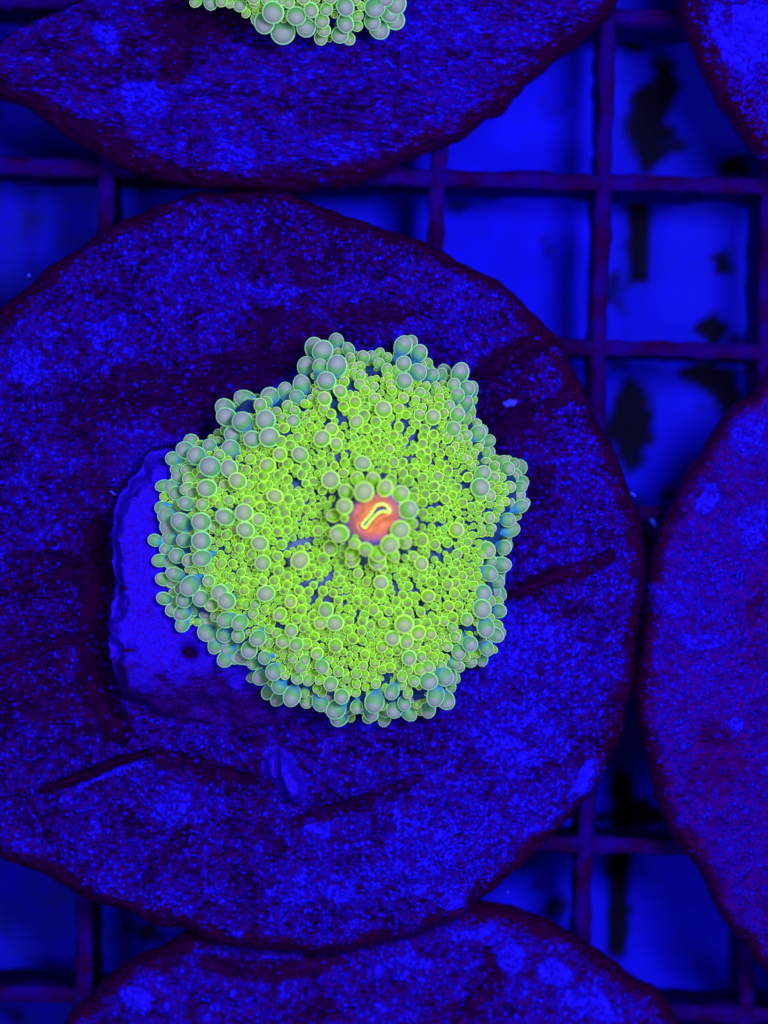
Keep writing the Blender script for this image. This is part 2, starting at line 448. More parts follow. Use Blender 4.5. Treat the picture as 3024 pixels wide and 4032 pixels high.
# ---------------------------------------------------------------- ceramic discs
def build_disc(name, label, poly, cpx, z0, mat, rings, segs, grooves=(), patches=(), tilt=(0, 0), dome=0.05, rough=1.0, thick=0.16, seed=0, edge_w=0.075, stretch=None, ngrit=700):
    cx, cy, _ = P(*cpx, z0)
    pts = [P(px, py, z0 - 0.05)[:2] for px, py in poly]
    R = radial_fn(pts, cx, cy, 6)
    th = np.arange(segs) / segs * 2 * math.pi
    Rt = R(th) + (fbm(np.cos(th) * 3 + 5, np.sin(th) * 3 + 5, 4.0, 3, seed) - 0.5) * 0.035
    s = np.linspace(0, 1, rings) ** 0.72
    e = edge_w
    S, TH = np.meshgrid(s, th, indexing='ij')
    RR = S * Rt[None, :]
    X = cx + RR * np.cos(TH); Y = cy + RR * np.sin(TH)
    kz = (D - z0) / D
    PX = X / kz * 1000 + 1512; PY = 2016 - Y / kz * 1000
    inner = (Rt[None, :] - RR)           # distance in from the rim
    Z = dome * (1 - S ** 2)
    q = np.clip(1 - inner / e, 0, 1)
    Z -= 0.085 * (1 - np.sqrt(np.clip(1 - q ** 2, 0, 1)))
    xs, ys = (X, Y) if stretch is None else (X * math.cos(stretch) + Y * math.sin(stretch), (-X * math.sin(stretch) + Y * math.cos(stretch)) * 2.1)
    Z += rough * ((fbm(X, Y, 1.6, 3, seed + 1) - 0.5) * 0.10 + (fbm(X, Y, 7, 3, seed + 2) - 0.5) * 0.045
                  + (fbm(xs, ys, 26, 3, seed + 3) - 0.5) * 0.042 * (1 - 0.5 * q) + (1 - abs(2 * fbm(xs, ys, 16, 2, seed + 4) - 1)) ** 2 * 0.016 * (1 - q))
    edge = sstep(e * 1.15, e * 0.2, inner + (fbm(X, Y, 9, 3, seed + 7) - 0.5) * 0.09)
    pale = np.zeros_like(X); deep = np.zeros_like(X)
    for pts_g, w, dep, mar in grooves:
        d, fr = seg_dist(PX + (fbm(X, Y, 6, 2, 31) - 0.5) * w * 0.8, PY + (fbm(X, Y, 6, 2, 37) - 0.5) * w * 0.8, pts_g)
        ww = w * (0.35 + 0.65 * np.sin(np.clip(fr * 0.94 + 0.03, 0, 1) * math.pi) ** 0.6)
        g = np.exp(-(d / ww) ** 2)
        Z -= dep * g
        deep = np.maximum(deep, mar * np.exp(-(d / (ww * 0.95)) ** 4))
    for bx, by, rx, ry, a, st in patches:
        c_, s_ = math.cos(a), math.sin(a)
        dx, dy = PX - bx, PY - by
        u, v = dx * c_ + dy * s_, -dx * s_ + dy * c_
        d = np.hypot(u / rx, v / ry) + (fbm(X, Y, 14, 3, 51) - 0.5) * 0.9
        g = sstep(1.1, 0.75, d)
        if st > 0:
            pale = np.maximum(pale, st * g); Z += 0.006 * g
        else:
            deep = np.maximum(deep, -st * g)
    Z += tilt[0] * (X - cx) + tilt[1] * (Y - cy)
    V = [np.stack([X.ravel(), Y.ravel(), (Z + z0).ravel()], 1)]
    zr = Z[-1] + z0
    for dr, dz in ((0.002, -0.03), (-0.012, -thick * 0.7), (-0.06, -thick), (-0.9, -thick - 0.02)):
        rr = Rt + dr if dr > -0.5 else Rt * 0.15
        V.append(np.stack([cx + rr * np.cos(th), cy + rr * np.sin(th), zr + dz], 1))
    V = np.concatenate(V)
    nr = rings + 4
    idx = np.arange(nr * segs).reshape(nr, segs)
    a = idx[:-1]; b = idx[1:]
    F = np.stack([a.ravel(), b.ravel(), np.roll(b, -1, 1).ravel(), np.roll(a, -1, 1).ravel()], 1)
    pad = 4 * segs
    E = np.concatenate([edge.ravel(), np.ones(pad)]); PA = np.concatenate([pale.ravel(), np.zeros(pad)]); DE = np.concatenate([deep.ravel(), np.zeros(pad)])
    V = V - np.array([cx, cy, z0 - thick])
    me = mesh_from(name, V, F, mat, {'growth_shade': np.stack([E, PA, DE, np.ones(len(E))], 1)})
    o = obj(name, me, None, (cx, cy, z0 - thick))
    tag(o, label, 'coral disc', 'round ceramic discs standing on the grid')
    # loose grit and crust nodules stuck to the top
    m = (S < 0.97) & (S > 0.02) & (PX > -150) & (PX < 3150) & (PY > -150) & (PY < 4150)
    ids = np.flatnonzero(m.ravel())
    w = (S.ravel()[ids]) * (0.15 + sstep(0.45, 0.62, fbm(X.ravel()[ids], Y.ravel()[ids], 2.5, 3, seed + 81)))
    lr = np.random.default_rng(seed)
    pick = lr.choice(ids, ngrit, p=w / w.sum())
    n, k = 5, 7
    f = np.linspace(0, math.pi, n); g = np.arange(k) / k * 2 * math.pi
    T = np.stack([np.outer(np.sin(f), np.cos(g)), np.outer(np.sin(f), np.sin(g)), np.outer(np.cos(f), np.ones(k))], 2).reshape(-1, 3)
    base = np.stack([X.ravel()[pick] - cx, Y.ravel()[pick] - cy, (Z + thick).ravel()[pick]], 1)
    sz = lr.uniform(0.0028, 0.0072, ngrit) ** 1.0
    an = lr.uniform(0, 6.28, ngrit); el = lr.uniform(0.8, 2.0, ngrit)
    TT = T[None] * (1 + lr.uniform(-0.28, 0.28, (ngrit, n * k, 1)))
    gx = TT[..., 0] * el[:, None]; gy = TT[..., 1]
    VV = np.stack([gx * np.cos(an)[:, None] - gy * np.sin(an)[:, None], gx * np.sin(an)[:, None] + gy * np.cos(an)[:, None], TT[..., 2] * 0.7], 2) * sz[:, None, None] + base[:, None]
    ix = np.arange(n * k).reshape(n, k); ia, ib = ix[:-1], ix[1:]
    F1 = np.stack([ia.ravel(), ib.ravel(), np.roll(ib, -1, 1).ravel(), np.roll(ia, -1, 1).ravel()], 1)
    FF = (F1[None] + (np.arange(ngrit) * n * k)[:, None, None]).reshape(-1, 4)
    tag(obj('grit', mesh_from('grit', VV.reshape(-1, 3), FF, M_grit), o), kind='stuff')
    return o

def disp(l): return [(x * 1.8228, y * 1.8228) for x, y in l]

centre_poly = disp([(0, 655), (50, 620), (110, 570), (200, 510), (300, 460), (380, 430), (430, 417), (500, 408), (600, 408), (650, 425), (720, 455), (830, 487), (920, 522),
    (1000, 560), (1080, 605), (1150, 665), (1200, 718), (1240, 780), (1270, 850), (1300, 910), (1330, 980), (1360, 1050), (1385, 1120), (1396, 1200), (1393, 1280),
    (1380, 1400), (1370, 1480), (1350, 1570), (1320, 1660), (1260, 1740), (1190, 1810), (1120, 1880), (1060, 1930), (990, 1985), (900, 2030), (800, 2055),
    (700, 2068), (600, 2062), (500, 2045), (430, 2020), (370, 2005), (300, 1985), (200, 1950), (120, 1910), (60, 1880), (0, 1858), (-50, 1790), (-90, 1600),
    (-110, 1300), (-100, 1000), (-60, 780)])
centre_grooves_and_shadow = [([(2010, 2350), (2120, 2300), (2260, 2250), (2400, 2185)], 40, 0.045, 0.95),
    ([(1880, 1480), (1990, 1415), (2180, 1335)], 45, 0.05, 0.7),
    ([(1900, 1760), (1990, 1690), (2110, 1620), (2260, 1540)], 45, 0.035, 0.4),
    ([(150, 3118), (350, 3050), (580, 2955)], 21, 0.10, 1.0),
    ([(-20, 2345), (160, 2300), (330, 2235), (420, 2160)], 35, 0.05, 0.6),
    ([(-20, 2610), (120, 2560), (290, 2520)], 24, 0.04, 0.6),
    ([(390, 2080), (370, 2300), (365, 2520), (390, 2760), (470, 2860)], 75, 0.10, 0.85),  # strip left of the plug: its shadow painted dark along a trough
    ([(600, 2960), (800, 3030), (1000, 3070)], 45, 0.04, 0.5),
    ([(1150, 3250), (1400, 3170), (1650, 3060)], 32, 0.03, 0.3),
    ([(560, 3500), (700, 3320), (760, 3200)], 30, 0.03, 0.2),
    ([(1200, 1200), (1100, 1260), (960, 1290)], 60, 0.02, 0.3),
    ([(2130, 1100), (2250, 1220), (2340, 1400)], 40, 0.0, 0.4)]
centre_patches = [(950, 1480, 420, 130, -.5, -.30), (200, 2500, 260, 420, 0, -.22), (330, 1850, 200, 260, 0, -.2), (2050, 1750, 160, 420, 0, -.18), (1250, 1000, 500, 120, -.1, -.15), (1900, 3250, 420, 260, -.5, .22), (2335, 3060, 85, 55, -0.9, 1.0), (1800, 3560, 45, 22, -0.3, 0.9), (935, 3680, 26, 14, 0, 0.9), (2195, 1385, 34, 20, 0.6, 0.9),
    (680, 790, 60, 30, 0.2, 0.8), (1125, 770, 25, 18, 0, 0.9), (700, 3190, 120, 70, 0.3, 0.45), (1250, 3260, 60, 35, .4, .7), (430, 1290, 120, 50, -.5, .35), (1080, 1150, 110, 70, .4, .35),
    (100, 1450, 110, 80, .5, .3), (1300, 3480, 220, 90, 0, .25), (2050, 2900, 200, 200, .6, .3), (430, 3046, 170, 9, -0.40, 1.0), (2080, 2560, 260, 200, .5, .22), (1700, 3300, 300, 130, -.4, .25), (200, 1800, 130, 200, .2, .25), (500, 1560, 230, 110, -.3, -.3), (1450, 1240, 200, 50, 0, -.3)]  # the thin pale line paints the lit lower edge of the left groove
build_disc('coral_disc', 'whole speckled blue disc in the middle, bearing the large green coral', centre_poly, (1300, 2200), 0.0, M_disc, 300, 1000,
           centre_grooves_and_shadow, centre_patches, dome=0.03, seed=3, ngrit=2000)

top_poly = [(365, -10), (240, 58), (58, 125), (-40, 190), (-70, 280), (-20, 375), (96, 405), (193, 482), (318, 569), (434, 636), (579, 690), (771, 728), (964, 742),
    (1157, 747), (1350, 733), (1495, 685), (1684, 597), (1821, 542), (1959, 441), (2088, 321), (2143, 275), (2253, 193), (2354, 101), (2428, 28), (2460, -60),
    (2500, -250), (2500, -600), (2300, -950), (1900, -1250), (1400, -1300), (900, -1100), (560, -600), (440, -200)]
build_disc('coral_disc', 'disc at the top of the picture with streaky blue crust under the cut-off coral', top_poly, (1350, -150), -0.02, M_disc_streak, 200, 800,
           [([(250, 480), (380, 560), (560, 640), (700, 690)], 60, 0.02, 0.8), ([(760, 90), (700, 250), (640, 330)], 50, 0.03, 0.5), ([(1000, 60), (820, 100), (620, 60)], 80, 0.04, 0.7)],
           [(930, 620, 130, 60, 0.5, 0.35), (580, 400, 110, 110, 0.6, 0.5), (420, 150, 60, 40, 0.8, 0.7), (1290, 600, 200, 60, 0, 0.3), (835, 670, 26, 20, 0, .9), (880, 672, 26, 20, 0, .9), (1280, 708, 40, 20, 0, .9), (1680, 100, 260, 160, -.5, .2)],
           dome=0.05, seed=11, stretch=-0.5, rough=1.15)

tr_poly = [(2685, -20), (2694, 92), (2731, 184), (2768, 276), (2814, 367), (2878, 468), (2951, 570), (3007, 634), (3100, 720), (3400, 900), (3900, 950), (4400, 700),
    (4700, 200), (4700, -400), (4300, -1000), (3700, -1200), (3100, -1000), (2780, -500)]
build_disc('coral_disc', 'disc cut off by the top right corner, bright blue patch inside a maroon rim', tr_poly, (3650, -150), -0.04, M_disc_pale, 130, 560,
           [([(2760, 60), (2800, 250), (2900, 440), (3020, 580)], 55, 0.0, 0.8)], [(2960, 140, 130, 170, 0.4, 0.8), (3000, 590, 40, 60, 0.5, 0.8), (2820, 60, 50, 60, 0.5, 0.5)], seed=23)

right_poly = [(3024, 1480), (2985, 1517), (2917, 1585), (2849, 1653), (2802, 1714), (2754, 1795), (2707, 1876), (2666, 1951), (2632, 2012), (2598, 2080), (2578, 2148),
    (2564, 2202), (2553, 2263), (2545, 2317), (2536, 2419), (2522, 2520), (2508, 2640), (2505, 2720), (2510, 2800), (2529, 2938), (2570, 3076), (2611, 3213),
    (2657, 3324), (2731, 3397), (2777, 3489), (2823, 3581), (2896, 3673), (2970, 3774), (3024, 3829), (3150, 3930), (3500, 4050), (4000, 3900), (4500, 3300),
    (4600, 2600), (4300, 1900), (3800, 1400), (3400, 1300), (3150, 1380)]
build_disc('coral_disc', 'smoother purple disc cut off by the right side of the picture', right_poly, (3400, 2650), -0.02, M_disc_smooth, 170, 760,
           [], [(2785, 1960, 45, 80, 0.5, 0.9), (2560, 2360, 40, 70, 0.2, 0.7), (2750, 2520, 120, 30, .1, .8), (2890, 2850, 40, 32, 0, 1.0), (2640, 2400, 60, 30, .2, .6), (2960, 2080, 60, 110, .2, .6), (2960, 1720, 90, 100, .2, .5),
                (2820, 3000, 120, 200, .2, -.25), (2980, 2400, 60, 200, 0, -.2), (2800, 2300, 160, 160, 0, .15)],
           seed=31, rough=0.8)

bottom_poly = [(271, 4012), (362, 3912), (434, 3831), (524, 3776), (588, 3740), (687, 3690), (800, 3650), (1000, 3600), (1300, 3560), (1600, 3540), (1850, 3545), (1959, 3562),
    (2014, 3572), (2088, 3600), (2171, 3636), (2262, 3682), (2354, 3737), (2428, 3792), (2501, 3856), (2584, 3902), (2639, 3967), (2690, 4050), (2800, 4300),
    (2850, 4700), (2700, 5300), (2300, 5900), (1600, 6200), (900, 6050), (400, 5600), (150, 5000), (100, 4500), (180, 4150)]
build_disc('coral_disc', 'patchy blue disc cut off by the bottom edge of the picture', bottom_poly, (1480, 4700), -0.17, M_disc_pale, 220, 820,
           [([(800, 3790), (1100, 3830), (1400, 3760)], 45, 0.02, 0.6), ([(1850, 3960), (1960, 3850), (1940, 3760)], 45, 0.03, 0.5)],
           [(2010, 3780, 60, 70, 0.2, 0.9), (2190, 3830, 80, 60, 0.5, 0.8), (1560, 3800, 140, 50, -.3, .45), (520, 3920, 60, 40, .4, .7), (2330, 3950, 140, 60, .6, .5), (1880, 3660, 120, 30, -.3, .5), (1250, 3990, 120, 80, 0, -.3), (1780, 4000, 90, 70, 0, -.3)],
           seed=43, thick=0.12)

# ---------------------------------------------------------------- coral plug and stone chip
def height_rock(name, label, cat, poly, cpx, ztop, zbot, hfun, afun, mat, rings=90, segs=360, seed=0, sm=3):
    cx, cy, _ = P(*cpx, ztop)
    pts = [P(px, py, ztop)[:2] for px, py in poly]
    R = radial_fn(pts, cx, cy, sm)
    th = np.arange(segs) / segs * 2 * math.pi
    Rt = R(th) + (fbm(np.cos(th) * 3 + 5, np.sin(th) * 3 + 5, 6.0, 3, seed) - 0.5) * 0.03
    s = np.linspace(0, 1, rings) ** 0.8
    S, TH = np.meshgrid(s, th, indexing='ij')
    X = cx + S * Rt * np.cos(TH); Y = cy + S * Rt * np.sin(TH)
    kz = (D - ztop) / D
    PX = X / kz * 1000 + 1512; PY = 2016 - Y / kz * 1000
    inner = Rt[None, :] * (1 - S)
    Z = ztop + hfun(X, Y, PX, PY, inner)
    V = [np.stack([X.ravel(), Y.ravel(), Z.ravel()], 1)]
    for k, dr in ((0.35, 0.012), (1.0, 0.03)):
        V.append(np.stack([cx + (Rt + dr) * np.cos(th), cy + (Rt + dr) * np.sin(th), Z[-1] * (1 - k) + zbot * k], 1))
    V = np.concatenate(V)
    idx = np.arange((rings + 2) * segs).reshape(rings + 2, segs)
    a = idx[:-1]; b = idx[1:]
    F = np.stack([a.ravel(), b.ravel(), np.roll(b, -1, 1).ravel(), np.roll(a, -1, 1).ravel()], 1)
    A0, A1 = afun(X, Y, PX, PY, inner)
    pad = np.zeros(2 * segs)
    A = np.stack([np.concatenate([A0.ravel(), pad]), np.concatenate([A1.ravel(), pad]), np.zeros(len(V)), np.ones(len(V))], 1)
    V = V - np.array([cx, cy, zbot])
    o = obj(name, mesh_from(name, V, F, mat, {'growth_shade': A}), None, (cx, cy, zbot))
    return tag(o, label, cat)

plug_poly = [(593, 1770), (543, 1839), (490, 1911), (458, 1960), (438, 2034), (427, 2135), (435, 2215), (452, 2300), (438, 2370), (425, 2400), (416, 2454),
    (424, 2533), (430, 2600), (440, 2680), (480, 2760), (560, 2830), (680, 2900), (850, 2950), (1020, 2960), (1180, 2900), (1350, 2750), (1500, 2500), (1550, 2200),
    (1450, 1950), (1200, 1820), (900, 1775), (700, 1770)]
def plug_h(X, Y, PX, PY, inner):
    z = (fbm(X, Y, 5, 5, 61, 0.6) - 0.5) * 0.05 - 0.09 * sstep(0.07, 0.0, inner + (fbm(X, Y, 12, 2, 69) - 0.5) * 0.06)
    low = sstep(2540, 2950, PY + 0.15 * (PX - 700))
    z -= 0.22 * low
    z += low * (fbm(X, Y, 14, 4, 63) - 0.5) * 0.09
    for hx, hy, r, d in ((738, 2570, 32, .09), (532, 1942, 10, .03), (500, 2375, 9, .02), (515, 2560, 22, .03)):
        z -= d * np.exp(-(np.hypot(PX - hx, PY - hy) / r) ** 2)
    return z
def plug_a(X, Y, PX, PY, inner):
    clean = sstep(2750, 2560, PY + (fbm(X, Y, 10, 3, 65) - 0.5) * 200 - 0.1 * (PX - 600))
    hole = np.zeros_like(X)
    for hx, hy, rx, ry in ((740, 2572, 34, 26), (532, 1942, 9, 7), (510, 2562, 26, 12), (478, 2318, 24, 10), (500, 2375, 8, 7)):
        hole = np.maximum(hole, sstep(1.2, 0.7, np.hypot((PX - hx) / rx, (PY - hy) / ry) + (fbm(X, Y, 30, 2, 67) - .5) * .7))
    return clean, hole
height_rock('coral_plug', 'pale blue flat plug stone jutting out left from under the large green coral', 'plug stone', plug_poly, (950, 2330), 0.26, -0.02, plug_h, plug_a, M_plug, 150, 560, 5, 22)

chip_poly = [(1042, 2965), (1075, 2950), (1110, 2955), (1150, 2985), (1175, 3040), (1205, 3100), (1200, 3140), (1160, 3165), (1120, 3130), (1080, 3085), (1035, 3060), (1025, 3010)]
def chip_h(X, Y, PX, PY, inner):
    d, fr = seg_dist(PX, PY, [(1120, 2965), (1125, 3040), (1160, 3130)])
    return (0.05 * np.exp(-(d / 42) ** 2) + (fbm(X, Y, 16, 3, 71) - 0.5) * 0.03 - 0.07 * sstep(0.04, 0, inner)
            - 0.05 * np.exp(-(seg_dist(PX, PY, [(1088, 2960), (1095, 3050), (1130, 3130)])[0] / 9) ** 2))
def chip_a(X, Y, PX, PY, inner):
    return np.ones_like(X) * 1.35, 0.5 * np.exp(-(seg_dist(PX, PY, [(1088, 2960), (1095, 3050), (1130, 3130)])[0] / 8) ** 2)
height_rock('stone_chip', 'small ridged pale stone chip lying on the disc below the large coral', 'stone chip', chip_poly, (1110, 3050), 0.10, -0.03, chip_h, chip_a, M_plug, 40, 120, 9)

# ---------------------------------------------------------------- bubble tipped corals
def bubble_mesh_data(C, Rr, AX, thr, tone, rings, segs, stalk):
    """vectorised pears: returns V (n, m, 3), look (n, m, 4), faces of one"""
    n = len(C)
    ns = 3
    phi = np.linspace(0, 0.80 * math.pi, rings)
    rad = np.sin(phi); ax = np.cos(phi)
    cosv = np.cos(phi)
    rad = np.concatenate([rad, [0.42, 0.36, 0.34]]); cosv = np.concatenate([cosv, [-0.93, -1, -1]])
    m = rings + ns
    psi = np.arange(segs) / segs * 2 * math.pi
    AX = AX / np.linalg.norm(AX, axis=1, keepdims=True)
    ref = np.where(np.abs(AX[:, 2:3]) < 0.9, np.array([[0, 0, 1.0]]), np.array([[1.0, 0, 0]]))
    U = np.cross(AX, ref); U /= np.linalg.norm(U, axis=1, keepdims=True)
    W = np.cross(AX, U)
    V = np.zeros((n, m, segs, 3)); L = np.ones((n, m, segs, 4))
    tilted = 1 - AX[:, 2]
    el = 1 + rng.uniform(-0.04, 0.16, n) + rng.uniform(-0.1, 0.32, n) * np.clip(tilted, 0, 1); sq = rng.uniform(0.90, 1.05, n)
    ph = rng.uniform(0, 6.28, n); am = rng.uniform(0.0, 0.08, n)
    for k in range(m):
        a = ax[k] * el if k < rings else -(0.95 + (stalk - 0.95) * (k - rings + 1) / ns)
        wob = 1 + am[:, None] * np.cos(2 * psi[None, :] + ph[:, None])
        rr = (rad[k] * Rr * sq)[:, None] * wob
        aa = (a * Rr) if np.ndim(a) else a * Rr
        V[:, k] = (C + AX * aa[:, None])[:, None, :] + U[:, None, :] * (rr * np.cos(psi))[:, :, None] + W[:, None, :] * (rr * np.sin(psi))[:, :, None]
        L[:, k, :, 0] = cosv[k]
    L[..., 1] = thr[:, None, None]; L[..., 2] = tone[:, None, None]
    idx = np.arange(m * segs).reshape(m, segs)
    a = idx[:-1]; b = idx[1:]
    F = np.stack([a.ravel(), np.roll(a, -1, 1).ravel(), np.roll(b, -1, 1).ravel(), b.ravel()], 1)
    F = F[:, ::-1]
    return V.reshape(n, m * segs, 3), L.reshape(n, m * segs, 4), F

def build_bubbles(root, C, Rr, AX, thr, tone, nparts, origin, stalk=None):
    order = np.argsort(-Rr)
    big = order[:nparts]; rest = order[nparts:]
    st = 1.9 if stalk is None else stalk
    V, L, F = bubble_mesh_data(C[big], Rr[big], AX[big], thr[big], tone[big], 12, 20, st)
    for i in range(len(big)):
        c = C[big[i]]
        me = mesh_from('bubble', V[i] - c, F, M_bubble, {'look': L[i]})
        obj('bubble', me, root, tuple(c - origin))
    if len(rest):
        V, L, F = bubble_mesh_data(C[rest], Rr[rest], AX[rest], thr[rest], tone[rest], 8, 12, st)
        n, m = V.shape[:2]
        FF = (F[None] + (np.arange(n) * m)[:, None, None]).reshape(-1, 4)
        me = mesh_from('small_bubbles', V.reshape(-1, 3) - origin, FF, M_bubble, {'look': L.reshape(-1, 4)})
        tag(obj('small_bubbles', me, root), kind='stuff')

SC = 800 / 1659
SE = 600 / 1659
# x, y, radius in each enlargement; 'b' = lower down, behind its neighbours
A_ = [(1430,150,78,1),(1495,170,85),(1605,100,60,1),(1365,300,75,1),(1470,295,60),(1610,295,85),(1525,415,75),(1325,455,72,.6),(1190,500,62,.6),(1285,545,60),(1065,545,80,1),
 (1035,590,50,.4),(985,610,52),(700,640,75,1.4),(710,710,85,.5),(840,750,85),(1030,735,83),(1060,875,80),(920,890,68),(760,860,72,.4),(745,975,80,1.2),(650,860,45,2),
 (420,910,60,1),(375,980,70,.7),(465,1025,76,.3),(575,1115,83),(570,940,58,.3),(275,1050,55,1),(305,1140,52,1.2),(395,1140,50,1),(308,1210,45,1.2),(410,1215,52,.7),
 (195,1270,50,1.3),(298,1330,58,.8),(395,1295,55,.6),(200,1360,35,1.6),(435,1330,50,.5),(550,1290,75,.2),(730,1130,72,.2),(800,1230,70),(695,1265,50,.6),(510,1190,45,1.2),
 (630,1230,40,1.2),(185,1450,55,1.3),(300,1450,40,1.2),(230,1520,70,1),(385,1415,62,.4),(515,1425,52,.2),(342,1570,80,.2),(505,1565,82),(235,1605,70,1.1),(700,1525,78),
 (853,1490,75),(865,1630,72),(975,1545,60,.4),(610,1600,50,.5),(770,1630,45,1),(895,1400,55,.8),(1105,1355,68),(1215,1380,48),(1555,1225,78),(1310,1015,70),(1043,1105,63),
 (1145,1015,58),(1210,1090,48),(1490,885,70),(1605,930,52),(1570,810,58),(1255,740,53),(1510,560,58),(1180,800,42),(1165,715,38),(1270,660,42),(1120,665,40),(1228,940,45),
 (1155,910,48),(1290,875,40),(1370,875,40),(1010,1190,45),(870,1140,42),(1355,1110,42),(1275,1135,40),(600,1385,38),(650,1420,34),(960,1145,38),(1505,650,45),(1640,500,55),
 (1405,560,38),(1205,615,42),(1350,600,35),(1385,1300,36),(1355,1250,36),(1180,1300,36),(1265,1445,38),(1165,1450,38),(1110,1490,38),(1205,1560,45),(1130,1565,38),(970,1370,38),(1270,1330,36),(1205,1220,38),(1175,1150,38),(1055,1260,36),(990,1440,38)]
B_ = [(150,160,53,.5),(165,230,45),(270,220,50,.5),(340,225,50,1.2),(400,200,42,1),(465,225,40,.4),(400,270,45),(465,320,50),(185,300,36),(245,370,45),(250,290,35),(595,130,75,.3),
 (650,110,60,1.5),(725,190,75,.6),(600,275,65),(715,345,75,.2),(605,415,65),(745,290,40,1.2),(830,370,60,.5),(905,370,50,1.3),(930,345,60,2),(1060,355,78,.8),(1010,450,58,.3),
 (1115,480,65,.5),(1150,490,60,1.5),(1040,530,55,.1),(1110,610,58,.7),(970,620,50,.2),(1040,690,66),(1105,730,45,.9),(925,680,46,.2),(840,710,62),(730,695,50),(860,460,40),
 (920,440,32,.4),(435,645,67),(365,565,52),(505,490,42),(470,385,38),(495,440,40),(205,590,50),(110,625,45),(70,490,48),(115,420,42),(125,560,38),(240,440,42),(285,490,38),
 (290,625,40),(275,700,50,.2),(215,750,55),(190,665,42,.2),(300,805,45,.2),(375,750,45),(560,640,45),(265,1085,68),(1005,805,60),(1110,860,52,.3),(1205,845,60,.2),(1230,830,55,1),
 (1290,905,50,.9),(1210,960,38,.3),(1405,1080,50,.8),(1450,1130,58,.3),(1500,1090,50,1.2),(1550,1120,60,1.9),(1340,1110,42,.2),(1395,1200,36),(1245,1170,70,.2),(1225,1285,75),
 (1330,1210,50,.5),(1465,1280,48,.4),(1550,1280,52,.8),(1570,1240,50,1.6),(1370,1300,33,.2),(1425,1325,33,.2),(1300,1350,55,.4),(1555,1440,62,.6),(1580,1415,50,1.4),
 (1450,1550,55,.3),(1510,1520,40,1.2),(1470,1630,60,.6),(960,1150,48),(880,1195,45),(1125,1200,45),(690,1165,42),(640,1230,45),(915,1300,40),(1030,1290,42),(940,1380,42),
 (1000,1350,40),(775,1340,38),(755,1405,40),(1080,1410,40),(1300,1530,50),(1030,1630,60),(845,850,42),(755,930,42),(680,970,40),(845,955,42),(790,990,38),(740,1010,42),
 (520,860,38),(660,820,38),(770,810,42),(700,770,38),(750,635,40),(620,690,38),(900,1100,40),(1020,950,36),(1130,1060,36),(1180,1000,36),(560,920,36),(380,830,40),(280,930,40),
 (320,990,42),(200,880,36),(450,770,34),(640,500,36),(700,570,34),(890,550,38),(890,500,32),(780,530,34),(1150,1440,38),(1220,1450,36),(1380,1460,36),(1430,1400,36)]
C_ = [(125,160,50,1.3),(365,160,62,.4),(505,165,78,.1),(215,230,52,.9),(305,285,62,.5),(405,325,60,.3),(510,305,76,.1),(170,325,52,1.2),(195,480,55,1.2),(295,440,65,.5),
 (450,420,42,.4),(415,530,80,.1),(200,635,55,1.2),(365,645,68,.4),(500,635,65,.3),(265,730,55,1.2),(355,750,75,.8),(350,850,60,1.6),(540,750,60,1.8),(550,910,75,1.6),
 (620,1010,65,1.3),(590,690,55,.7),(655,590,72,.2),(710,655,70,-.2),(640,780,50,.8),(705,810,70,.1),(820,830,62,0),(690,935,62,.4),(805,940,52,.1),(725,1050,60,.8),
 (700,1130,60,1.4),(840,1110,70,.8),(895,1055,70,.2),(965,960,68),(930,1170,50,1.3),(1020,1120,55,.1),(920,1270,50,1.8),(1000,1270,68,1.1),(1095,1235,65,.2),(1050,1400,55,1.9),
 (1130,1450,60,1.6),(1140,1355,62,.5),(1245,1430,72,.2),(1340,1400,48,.8),(1360,1470,50,1.2),(1475,1480,70,1),(1285,1290,48),(1190,1260,40,.2),(1380,1300,45,.3),(1470,1300,40),
 (1560,1330,60),(1450,1370,38,.3),(1490,1400,40,.5),(980,185,65),(1005,345,70),(1310,325,72),(1030,595,68),(1235,660,55),(1145,765,55),(1170,985,55),(1280,1010,55),
 (1240,895,54),(1520,730,60,.2),(1595,835,65),(1475,835,55),(1450,1085,52),(1320,1190,52),(1490,1190,55),(1605,1020,50),(1135,410,45),(1500,310,48),(710,115,45),
 (655,180,36),(815,225,42),(875,170,40,.3),(575,385,42),(565,490,52,.1),(670,350,40),(830,425,40),(860,490,42),(930,505,40),(1010,490,40),(1100,490,45),(915,275,42),
 (855,570,45),(945,680,45),(930,755,45),(1205,525,42),(1300,570,40),(1180,570,38),(1035,90,42),(1125,90,42),(1455,85,42),(1205,80,38),(1060,1000,38),(1115,915,38),
 (1250,1120,42),(820,680,38),(1380,580,38),(1320,650,40),(1110,540,40),(1280,800,40),(1350,810,38),(1380,900,34),(1460,430,36),(1410,390,36),(1210,450,38),(1275,490,36),(1020,720,34),(1580,590,36),(1610,510,34),(1300,1080,38),(1160,1210,36)]
